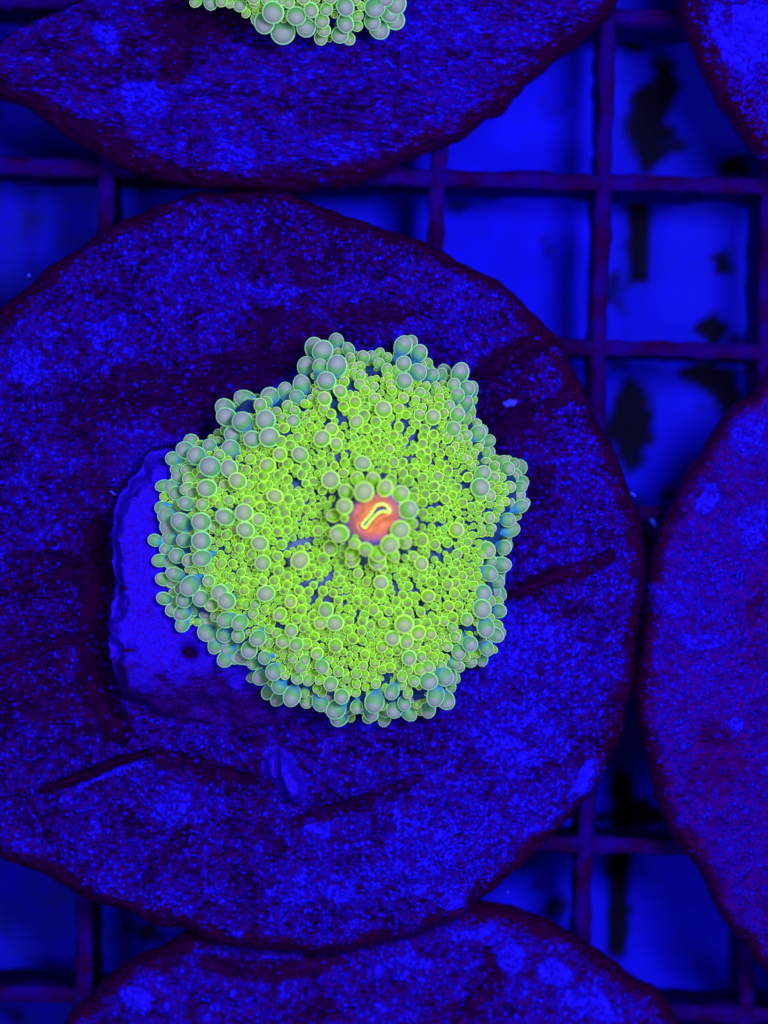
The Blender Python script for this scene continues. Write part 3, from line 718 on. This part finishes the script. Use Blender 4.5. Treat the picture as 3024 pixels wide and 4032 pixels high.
D_ = [(1420,220,60,.5),(1390,360,68,.5),(1295,430,68),(1360,500,55,.8),(1250,590,65,.1),(1300,650,45,1),(1240,720,82),(1370,735,62,1.1),(1270,870,75,.1),(1300,790,40,1),
 (1345,930,65,1.1),(1115,805,52),(1140,1005,68,-.1),(1050,1070,58,.1),(1105,1110,40,.8),(1275,1040,60,.7),(1335,1050,30,1.2),(1200,1085,32,.7),(1240,1120,52,1.5),(1140,1150,55,1.3),
 (1010,1160,60,.5),(1050,1190,48,1),(925,1270,75,.3),(1020,1275,42,1.8),(805,1310,66),(860,1430,72,.1),(940,1460,75,1.2),(685,1310,48),(635,1410,42,.1),(505,1395,62),
 (605,1490,58,.6),(590,1270,45),(585,1340,40,.2),(530,1540,68,1),(640,1570,55,1.6),(800,1540,65,1.6),(710,1500,35,.9),(735,1560,30,1.5),(362,1480,75,.1),(95,1435,60,.2),
 (50,1540,80,.8),(215,1520,52,.4),(80,1600,70,1.7),(330,1570,65,1.2),(310,1610,50,2),(445,1610,55,1.8),(165,1600,40,1.8),(430,1500,40,.8),(210,1400,38,.1),(215,1330,38),
 (215,1250,42),(45,1020,55),(50,835,62),(415,505,62),(800,615,60),(745,350,58),(605,845,85,-.3),(510,960,63),(625,985,60,.1),(720,915,60,.1),(820,925,50),(645,1120,67,-.1),
 (745,1110,45,.2),(425,1030,50),(700,1020,42,.3),(1095,600,40),(1020,510,40),(935,425,42),(1015,420,40),(855,195,45,.2),(750,165,52),(1285,240,62,.1),(1235,270,45),
 (640,745,40),(740,745,40),(630,670,42),(700,620,38),(595,610,40),(480,740,40),(395,775,40),(435,830,45),(290,660,42),(405,600,45,.2),(260,900,42),(330,850,40),(145,895,38),
 (265,820,40),(285,1095,40),(270,1185,38),(490,1200,40),(430,1215,35),(400,1110,35),(480,1080,40),(800,1190,48),(735,1210,48),(640,1210,40),(560,1190,40),(1020,950,45),
 (1000,870,45),(930,820,42),(860,815,42),(790,835,38),(1000,790,45),(605,430,40),(435,395,42),(700,440,34),(560,745,40),(85,480,38),(135,1290,35),(330,940,36),(265,980,36),
 (1080,450,40),(1140,420,38),(1100,240,36),(960,320,36),(1030,350,36),(1160,120,34),(1240,100,36),(850,1020,36),(790,1050,36),(850,1110,36),(900,1110,34),(540,660,36),(370,650,34)]
# centre ring: x, y, r, lower, tilt away from the mouth
E_ = [(635,205,92,0,.1),(280,385,103,-.3,.1),(645,515,108,-.2,.15),(450,515,85,.3,.7),(575,375,75,1.1,.9),(745,390,85,.9,.9),(935,400,70,1.2,.9),(875,475,90,.1,.45),
 (1045,540,95,.2,.7),(1170,590,60,1.2,1),(1125,710,105,.1,.7),(435,675,95,-.1,.1),(315,775,72,.6,.9),(435,805,48,0,.2),(380,970,100,0,.7),(545,1080,65,0,.3),
 (665,1140,80,.1,.5),(520,1180,75,.8,.9),(525,1250,85,1.5,.9),(800,1190,85,.5,.9),(790,1260,90,1.4,.9),(925,1090,100,0,.4),(1040,930,103,0,.25),(1090,1060,80,.9,.8),
 (960,1200,75,1.2,.9),(1160,860,65,1,1),(1175,980,55,1.4,1),(280,1130,85,.9,.3),(205,1245,65,.3,.1),(150,940,60,.3,.1),(270,950,50,1.2,.7),(430,1120,50,1.2,.8),
 (835,1505,85,-.2,.15),(1270,1300,75,-.1,.1),(1275,1040,70,.1,.1),(860,1350,48,0,.2),(550,1010,30,.2,.5)]

coral_poly = disp([(700, 735), (740, 735), (790, 765), (850, 755), (860, 735), (900, 735), (925, 760), (960, 800), (1000, 790), (1030, 830), (1030, 880), (1050, 930), (1065, 985), (1110, 985),
    (1140, 1030), (1140, 1090), (1110, 1140), (1100, 1210), (1088, 1270), (1088, 1380), (1060, 1420), (1000, 1440), (985, 1490), (970, 1530), (900, 1545), (800, 1560), (720, 1555),
    (650, 1520), (580, 1500), (540, 1460), (480, 1430), (430, 1370), (380, 1350), (350, 1300), (335, 1200), (340, 1120), (345, 1050), (365, 990), (400, 945), (470, 930), (470, 880),
    (510, 840), (560, 850), (620, 830), (655, 800), (655, 760)])
CC = (1475, 2045)
Rout = radial_fn([((x - CC[0]), (CC[1] - y)) for x, y in coral_poly], 0, 0, 5)   # in pixels, y up

def hcoral(px, py):
    px = np.asarray(px, float); py = np.asarray(py, float)
    d = np.hypot(px - CC[0], CC[1] - py); a = np.arctan2(CC[1] - py, px - CC[0])
    t = d / Rout(a)
    z = 0.60 - 0.34 * np.clip(t, 0, 1.05) ** 3.2
    z = z - 0.05 * np.exp(-(d / 330) ** 2) + 0.25 * np.exp(-(d / 180) ** 4)
    z = z + 0.018 * np.sin(a * 9 + 1) * np.clip(t, 0, 1) ** 2
    return z, t, a

def build_coral():
    ox, oy, _ = P(*CC, 0.26)
    origin = np.array([ox, oy, 0.2])
    root = empty('mushroom_coral', tuple(origin))
    tag(root, 'large round lime green bubble coral with an orange mouth, whole in view', 'coral')
    # body
    segs, rings = 240, 60
    th = np.arange(segs) / segs * 2 * math.pi
    s = np.linspace(0, 1, rings)
    S, TH = np.meshgrid(s, th, indexing='ij')
    Rb = Rout(TH) * 0.925
    px = CC[0] + S * Rb * np.cos(TH); py = CC[1] - S * Rb * np.sin(TH)
    z, t, a = hcoral(px, py)
    z = z - 0.035
    X = (px - 1512) / 1000 * (D - z) / D; Y = (2016 - py) / 1000 * (D - z) / D
    V = [np.stack([X.ravel(), Y.ravel(), z.ravel()], 1)]
    x1, y1, z1 = X[-1], Y[-1], z[-1]
    mx, my = x1.mean(), y1.mean()
    for f, zz in ((0.97, z1 - 0.05), (0.86, z1 * 0.3 + 0.16), (0.5, np.full(segs, 0.2)), (0.42, np.full(segs, 0.1))):
        V.append(np.stack([mx + (x1 - mx) * f, my + (y1 - my) * f, zz + 0 * x1], 1))
    V = np.concatenate(V) - origin
    idx = np.arange((rings + 4) * segs).reshape(-1, segs)
    A = idx[:-1]; B = idx[1:]
    F = np.stack([A.ravel(), B.ravel(), np.roll(B, -1, 1).ravel(), np.roll(A, -1, 1).ravel()], 1)
    obj('body', mesh_from('body', V, F, M_tissue), root)

    L = []   # px, py, r, low, tilt or None
    for lst, ox_, oy_ in ((A_, 550, 1300), (B_, 1300, 1300), (C_, 550, 2050), (D_, 1300, 2050)):
        for q in lst:
            L.append((ox_ + q[0] * SC, oy_ + q[1] * SC, q[2] * SC, q[3] if len(q) > 3 else 0.0, None, 1))
    for q in E_:
        L.append((1200 + q[0] * SE, 1750 + q[1] * SE, q[2] * SE, q[3], q[4], 2))
    # fill with the small ones
    cell = 40
    buckets = {}
    def put(i, x, y):
        buckets.setdefault((int(x // cell), int(y // cell)), []).append(i)
    for i, q in enumerate(L): put(i, q[0], q[1])
    gaps = [(1845, 2474, 42, 22), (1748, 2402, 17, 14), (955, 2475, 40, 14), (1110, 2470, 24, 18), (1095, 1820, 16, 18), (1388, 1520, 18, 30), (1133, 1700, 18, 12),
            (960, 2520, 22, 14), (1530, 2665, 22, 26), (1420, 2700, 14, 40), (1630, 2166, 15, 12), (1290, 1963, 15, 12), (1432, 2225, 12, 18), (1647, 2382, 16, 12),
            (830, 2000, 30, 9), (1310, 1585, 12, 22), (1640, 2735, 20, 30), (1760, 2560, 14, 14), (1905, 2010, 22, 8), (985, 1610, 22, 24)]
    N0 = len(L)
    streak_on = rng.random(64)
    def ok(x, y, r):
        cx, cy = int(x // cell), int(y // cell)
        for gx in range(cx - 2, cx + 3):
            for gy in range(cy - 2, cy + 3):
                for i in buckets.get((gx, gy), ()):
                    q = L[i]
                    dd = math.hypot(q[0] - x, q[1] - y)
                    if i < N0:
                        if dd < q[2] * 0.80 + r * 0.40: return False
                    elif dd < (q[2] + r) * 0.78: return False
        return True
    a_all = rng.uniform(0, 2 * math.pi, 60000); u_all = np.sqrt(rng.random(60000))
    plan = [(20, 24, 500), (15, 17, 1500), (12, 14.5, 20000), (9, 11.5, 22000), (6.5, 8.5, 26000)]
    k = 0
    for r0, r1, tries in plan:
        for _ in range(tries):
            a = a_all[k]; t = u_all[k] * 0.955; k = (k + 1) % 60000
            Rt = float(Rout(a)); d = t * Rt
            if d < 620 and r1 < 19:
                N = 84 if d < 430 else 150
                a = (round(a / (2 * math.pi) * N) + random.gauss(0, 0.09)) * 2 * math.pi / N
            if d < 182: continue
            x = CC[0] + d * math.cos(a); y = CC[1] - d * math.sin(a)
            r = random.uniform(r0, r1)
            if t > 0.86: r = r * 1.5
            if any(((x - g[0]) / g[2]) ** 2 + ((y - g[1]) / g[3]) ** 2 < 1.2 for g in gaps): continue
            # clefts that run out from the mouth
            sa = a / (2 * math.pi) * 46 + 0.25 * math.sin(d / 90 + 3 * a)
            w = 9.5 / (2 * math.pi * d / 46)
            fr = (sa % 1) - 0.5
            on = streak_on[int(sa % 46)] > 0.35
            seg = math.sin(d / 55.0 + streak_on[int(sa % 46)] * 40) > -0.15
            if on and seg and d < 560 and abs(fr) < w: continue
            if not ok(x, y, r): continue
            L.append((x, y, r, 0.25 if t < 0.86 else 1.2 + random.random() * 0.8, None, 0))
            put(len(L) - 1, x, y)
    # a lower skirt of plump ones round the edge
    for i in range(110):
        a = 2 * math.pi * (i + random.random() * 0.7) / 110
        Rt = float(Rout(a)) * random.uniform(0.86, 0.955)
        L.append((CC[0] + Rt * math.cos(a), CC[1] - Rt * math.sin(a), random.uniform(24, 33), random.uniform(1.8, 3.2), None, 0))
    Q = np.array([(q[0], q[1], q[2], q[3], -1 if q[4] is None else q[4], q[5]) for q in L], float)
    h, t, a = hcoral(Q[:, 0], Q[:, 1])
    R = Q[:, 2] / 1000 * np.where(Q[:, 5] > 0, 1.06, 1.0)
    ring = Q[:, 5] == 2
    bigness = sstep(0.014, 0.036, R)
    z = h + R * 0.9 - Q[:, 3] * 0.045 * (1 + 0.8 * sstep(.75, .95, t)) + bigness * 0.035 + rng.uniform(-0.006, 0.006, len(R))
    z = np.where(ring, h + R * 0.9 - Q[:, 3] * 0.04 + 0.02, z)
    onplug = (Q[:, 0] < 1000) & (Q[:, 1] > 1740) & (Q[:, 1] < 2640)
    z = np.where(onplug, np.maximum(z, 0.29 + 0.8 * R), np.maximum(z, 0.10 + R))
    k = (D - z) / D
    C = np.stack([(Q[:, 0] - 1512) / 1000 * k, (2016 - Q[:, 1]) / 1000 * k, z], 1)
    R = R * k
    al = np.radians(6 + 70 * np.clip(t, 0, 1) ** 3.2 + 8 * np.clip(Q[:, 3], 0, 1.5) * sstep(0.6, 0.9, t))
    ed = sstep(0.65, 0.95, t)
    al = np.where(ring, np.radians(Q[:, 4] * 60), al) + rng.uniform(-1, 1, len(R)) * (0.12 + 0.22 * ed) * (~ring)
    al = np.clip(al, 0, 1.6)
    az = a + rng.uniform(-1, 1, len(R)) * (0.3 + 0.35 * ed) * (~ring)
    AX = np.stack([np.cos(az) * np.sin(al), np.sin(az) * np.sin(al), np.cos(al)], 1)
    tone = sstep(0.55, 0.98, t) * sstep(0.010, 0.034, R) * 0.95 + 0.25 * sstep(0.024, 0.036, R) + 0.12 * sstep(0.8, 1.0, t)
    tone = np.clip(tone + rng.uniform(-0.20, 0.20, len(R)), 0, 1)
    thr = 0.90 - 0.30 * sstep(0.012, 0.036, R) - 0.27 * sstep(0.6, 0.95, t) + rng.uniform(-0.08, 0.08, len(R))
    build_bubbles(root, C, R, AX, thr, tone, 300, origin)
    print('bubbles', len(R))

    # mouth: raised orange oval, lips and throat
    def E(px, py, z):
        x, y, _ = P(1200 + px * SE, 1750 + py * SE, z)
        return np.array([x, y, z])
    segs, rings = 72, 24
    th = np.arange(segs) / segs * 2 * math.pi
    mc = (758, 800)
    sN = np.linspace(0, 1, rings)
    S, TH = np.meshgrid(sN, th, indexing='ij')
    ca, sa = math.cos(math.radians(38)), math.sin(math.radians(38))
    U = S * 345 * np.cos(TH); W = S * 300 * np.sin(TH)
    ex = mc[0] + U * ca + W * sa; ey = mc[1] - U * sa + W * ca
    d2, f2 = seg_dist(ex, ey, [(640, 890), (760, 750), (880, 700)])
    zm = 0.800 + 0.016 * (1 - S ** 2) - 0.05 * S ** 4 + 0.010 * np.sin(3 * TH + 1) * S + 0.012 * np.exp(-((d2 - 75) / 45) ** 2) + (vnoise(ex / 60 + 30, ey / 60 + 30, 3) - 0.5) * 0.010 - 0.05 * np.exp(-(d2 / 28) ** 2)
    k = (D - zm) / D
    X = (1200 + ex * SE - 1512) / 1000 * k; Y = (2016 - 1750 - ey * SE) / 1000 * k
    V = np.stack([X.ravel(), Y.ravel(), zm.ravel()], 1) - origin
    idx = np.arange(rings * segs).reshape(rings, segs)
    a_, b_ = idx[:-1], idx[1:]
    F = np.stack([a_.ravel(), np.roll(a_, -1, 1).ravel(), np.roll(b_, -1, 1).ravel(), b_.ravel()], 1)
    look = np.stack([S.ravel(), S.ravel() * 0, S.ravel() * 0, S.ravel() * 0 + 1], 1)
    obj('mouth', mesh_from('mouth', V, F, M_mouth, {'look': look}), root)
    lip = [(622, 868), (650, 835), (690, 790), (725, 750), (750, 710), (775, 672), (805, 655), (850, 652), (890, 668), (915, 700), (925, 735), (895, 735), (855, 728), (815, 738),
           (780, 765), (745, 800), (710, 840), (680, 880), (655, 908), (632, 895)]
    # closed smooth curve
    pl = np.array(lip, float)
    n = len(pl); m = 9
    out = []
    for i in range(n):
        p0, p1, p2, p3 = pl[i - 1], pl[i], pl[(i + 1) % n], pl[(i + 2) % n]
        for j in range(m):
            u = j / m
            out.append(0.5 * ((2 * p1) + (-p0 + p2) * u + (2 * p0 - 5 * p1 + 4 * p2 - p3) * u * u + (-p0 + 3 * p1 - 3 * p2 + p3) * u ** 3))
    pl = np.array(out); n = len(pl)
    tan = np.roll(pl, -1, 0) - np.roll(pl, 1, 0); tan /= np.linalg.norm(tan, axis=1, keepdims=True)
    nor = np.stack([-tan[:, 1], tan[:, 0]], 1)
    sg = 10
    V = []
    for i in range(n):
        ruf = 1 + 0.30 * math.sin(i * 1.9) + 0.12 * math.sin(i * 0.7)
        rr = 15 * ruf if pl[i][0] < 790 else 17 * (1 + 0.08 * math.sin(i * 1.3))
        for q in range(sg):
            w = 2 * math.pi * q / sg
            p = pl[i] + nor[i] * rr * math.cos(w)
            V.append(E(p[0], p[1], 0.822 + rr * SE / 1000 * 1.1 * math.sin(w)))
    V = np.array(V) - origin
    idx = np.arange(n * sg).reshape(n, sg)
    F = np.stack([idx.ravel(), np.roll(idx, -1, 0).ravel(), np.roll(np.roll(idx, -1, 0), -1, 1).ravel(), np.roll(idx, -1, 1).ravel()], 1)
    obj('lip', mesh_from('lip', V, F, M_lip), root)
    # throat: a small dark hollow membrane between the lips
    pc = np.array([(790, 705), (815, 690), (850, 688), (885, 705), (905, 722), (870, 718), (830, 718), (795, 735), (750, 775), (690, 850), (650, 890), (645, 880), (700, 810), (760, 745)], float)
    cen = np.array([800, 725.0])
    V = [E(*p, 0.817) for p in pc] + [E(*(pc[i] * 0.5 + np.array([780, 742]) * 0.5), 0.810) for i in range(len(pc))]
    V = np.array(V) - origin
    nn = len(pc)
    F = [[i, (i + 1) % nn, nn + (i + 1) % nn, nn + i] for i in range(nn)]
    F += [[nn + 0, nn + 1, nn + 2, nn + 13], [nn + 2, nn + 3, nn + 4, nn + 5], [nn + 2, nn + 5, nn + 6, nn + 13], [nn + 6, nn + 7, nn + 12, nn + 13], [nn + 7, nn + 8, nn + 11, nn + 12], [nn + 8, nn + 9, nn + 10, nn + 11]]
    obj('throat', mesh_from('throat', V, F, M_slit), root)
build_coral()

# the coral cut off by the top of the picture
def build_top_coral():
    T_ = [(800,5,25,.3),(860,12,30,.6),(905,5,25,0),(980,20,30,.8),(1035,-10,30,0),(1040,12,22,.2),(1115,50,48,0),(1080,92,46,1),(1055,75,32,1.2),(1155,130,54,1.8),(1210,65,40,.3),(1250,112,40,.8),(1270,40,34,0),(1332,38,27,0),
          (1315,85,30,.1),(1322,122,28,.5),(1310,155,28,1.4),(1410,28,42,0),(1410,95,36,.1),(1388,142,36,.6),(1425,158,28,1.2),(1460,65,24,0),(1458,105,26,.2),(1475,25,20,0),(1530,30,45,0),(1520,88,36,.5),(1548,118,42,1),
          (1590,50,44,.5),(1612,80,42,1),(1615,12,46,.3),(1570,-10,40,0),(1350,-12,30,0),(1240,-10,30,0),(1180,10,26,0),(1150,0,24,0),(940,12,24,.4),(1090,0,24,0),(1365,60,14,.2),(1345,160,12,1.6)]
    c0 = (1150, -560); r0 = 690
    def h(px, py):
        px = np.asarray(px, float); py = np.asarray(py, float)
        t = np.hypot(px - c0[0], py - c0[1]) / r0
        return 0.62 - 0.30 * np.clip(t, 0, 1.1) ** 3.2, t, np.arctan2(c0[1] - py, px - c0[0])
    ox, oy, _ = P(*c0, 0.1)
    origin = np.array([ox, oy, 0.05])
    root = empty('mushroom_coral', tuple(origin))
    tag(root, 'green bubble coral cut off by the top edge of the picture', 'coral')
    segs, rings = 120, 24
    th = np.arange(segs) / segs * 2 * math.pi
    S, TH = np.meshgrid(np.linspace(0, 1, rings), th, indexing='ij')
    px = c0[0] + S * r0 * 0.90 * np.cos(TH); py = c0[1] - S * r0 * 0.90 * np.sin(TH)
    z = h(px, py)[0] - 0.03; k = (D - z) / D
    X = (px - 1512) / 1000 * k; Y = (2016 - py) / 1000 * k
    V = [np.stack([X.ravel(), Y.ravel(), z.ravel()], 1)]
    for f, zz in ((0.95, 0.28), (0.5, 0.2), (0.42, -0.01)):
        V.append(np.stack([ox + (X[-1] - ox) * f, oy + (Y[-1] - oy) * f, np.full(segs, zz)], 1))
    V = np.concatenate(V) - origin
    idx = np.arange((rings + 3) * segs).reshape(-1, segs)
    A = idx[:-1]; B = idx[1:]
    F = np.stack([A.ravel(), B.ravel(), np.roll(B, -1, 1).ravel(), np.roll(A, -1, 1).ravel()], 1)
    obj('body', mesh_from('body', V, F, M_tissue), root)
    L = [(x * .9644, y * .9644, r * .9644, l) for x, y, r, l in T_]
    n0 = len(L)
    for r_0, r_1, tries in ((30, 42, 300), (18, 24, 1500), (11, 15, 5000)):
        for _ in range(tries):
            a = random.uniform(math.pi, 2 * math.pi) if r_1 < 30 else random.uniform(0, 2 * math.pi)
            t = math.sqrt(random.random()) * 0.93
            x = c0[0] + t * r0 * math.cos(a); y = c0[1] - t * r0 * math.sin(a)
            r = random.uniform(r_0, r_1)
            if r > 28 and y > -40: continue
            if y < -420 and r_1 < 30: continue
            if x < 740 and y > -40: continue
            bad = False
            for i, q in enumerate(L):
                dd = math.hypot(q[0] - x, q[1] - y)
                if dd < ((q[2] * 0.8 + r * 0.4) if i < n0 else (q[2] + r) * 0.86): bad = True; break
            if not bad: L.append((x, y, r, 0.2))
    Q = np.array(L)
    hh, t, a = h(Q[:, 0], Q[:, 1]); R = Q[:, 2] / 1000
    z = hh + R * 0.9 - Q[:, 3] * 0.06 + sstep(0.014, 0.036, R) * 0.035
    k = (D - z) / D
    C = np.stack([(Q[:, 0] - 1512) / 1000 * k, (2016 - Q[:, 1]) / 1000 * k, z], 1); R = R * k
    al = np.radians(6 + 50 * np.clip(t, 0, 1) ** 3.2)
    AX = np.stack([np.cos(a) * np.sin(al), np.sin(a) * np.sin(al), np.cos(al)], 1)
    tone = np.clip(sstep(0.6, 0.98, t) * sstep(0.012, 0.036, R) * 0.8 + 0.15 + rng.uniform(-.1, .1, len(R)), 0, 1)
    thr = 0.88 - 0.30 * sstep(0.012, 0.036, R) - 0.08 * sstep(0.6, 0.95, t)
    build_bubbles(root, C, R, AX, thr, tone, 110, origin)
build_top_coral()

# ---------------------------------------------------------------- small loose things
def blob(name, label, cat, px, py, z, rx, ry, rz, ang, mat, seed=0, group=None):
    n, m = 14, 20
    V = []
    for i in range(n + 1):
        f = math.pi * i / n
        for j in range(m):
            g = 2 * math.pi * j / m
            w = 1 + 0.22 * math.sin(2 * g + seed) * math.sin(f) + 0.12 * math.sin(5 * g + 2 * f + seed * 3)
            x, y = rx * math.sin(f) * math.cos(g) * w, ry * math.sin(f) * math.sin(g) * w
            V.append((x * math.cos(ang) - y * math.sin(ang), x * math.sin(ang) + y * math.cos(ang), rz * math.cos(f) + rz))
    idx = np.arange((n + 1) * m).reshape(n + 1, m)
    a, b = idx[:-1], idx[1:]
    F = np.stack([a.ravel(), b.ravel(), np.roll(b, -1, 1).ravel(), np.roll(a, -1, 1).ravel()], 1)
    x, y, _ = P(px, py, z)
    o = obj(name, mesh_from(name, np.array(V), F, mat), None, (x, y, z))
    return tag(o, label, cat, group)
blob('pebble', 'small round blue pebble on the centre disc, right of the coral top', 'pebble', 2007, 1588, 0.02, 0.025, 0.019, 0.016, 0, M_chip, 1)
blob('debris_fleck', 'pale blue oval fleck in the wedge gap between the centre and right discs', 'debris', 2578, 2066, -0.35, 0.026, 0.013, 0.010, -0.9, M_fleck, 2)
blob('debris_fleck', 'tiny pale fleck on the right rim of the centre disc', 'debris', 2492, 1946, -0.05, 0.013, 0.006, 0.006, -0.4, M_fleck, 3)
blob('debris_fleck', 'tiny white speck on the lower right rim of the centre disc beside the bottom disc', 'debris', 2000, 3512, -0.06, 0.006, 0.005, 0.005, 0, M_fleck, 4)
blob('debris_fleck', 'tiny pale speck at the upper left rim of the centre disc', 'debris', 115, 1085, -0.05, 0.008, 0.007, 0.007, 0, M_fleck, 5)
blob('debris_fleck', 'short white splinter at the left edge of the pale plug stone', 'debris', 444, 1940, 0.10, 0.015, 0.004, 0.004, -0.8, M_fleck, 6)
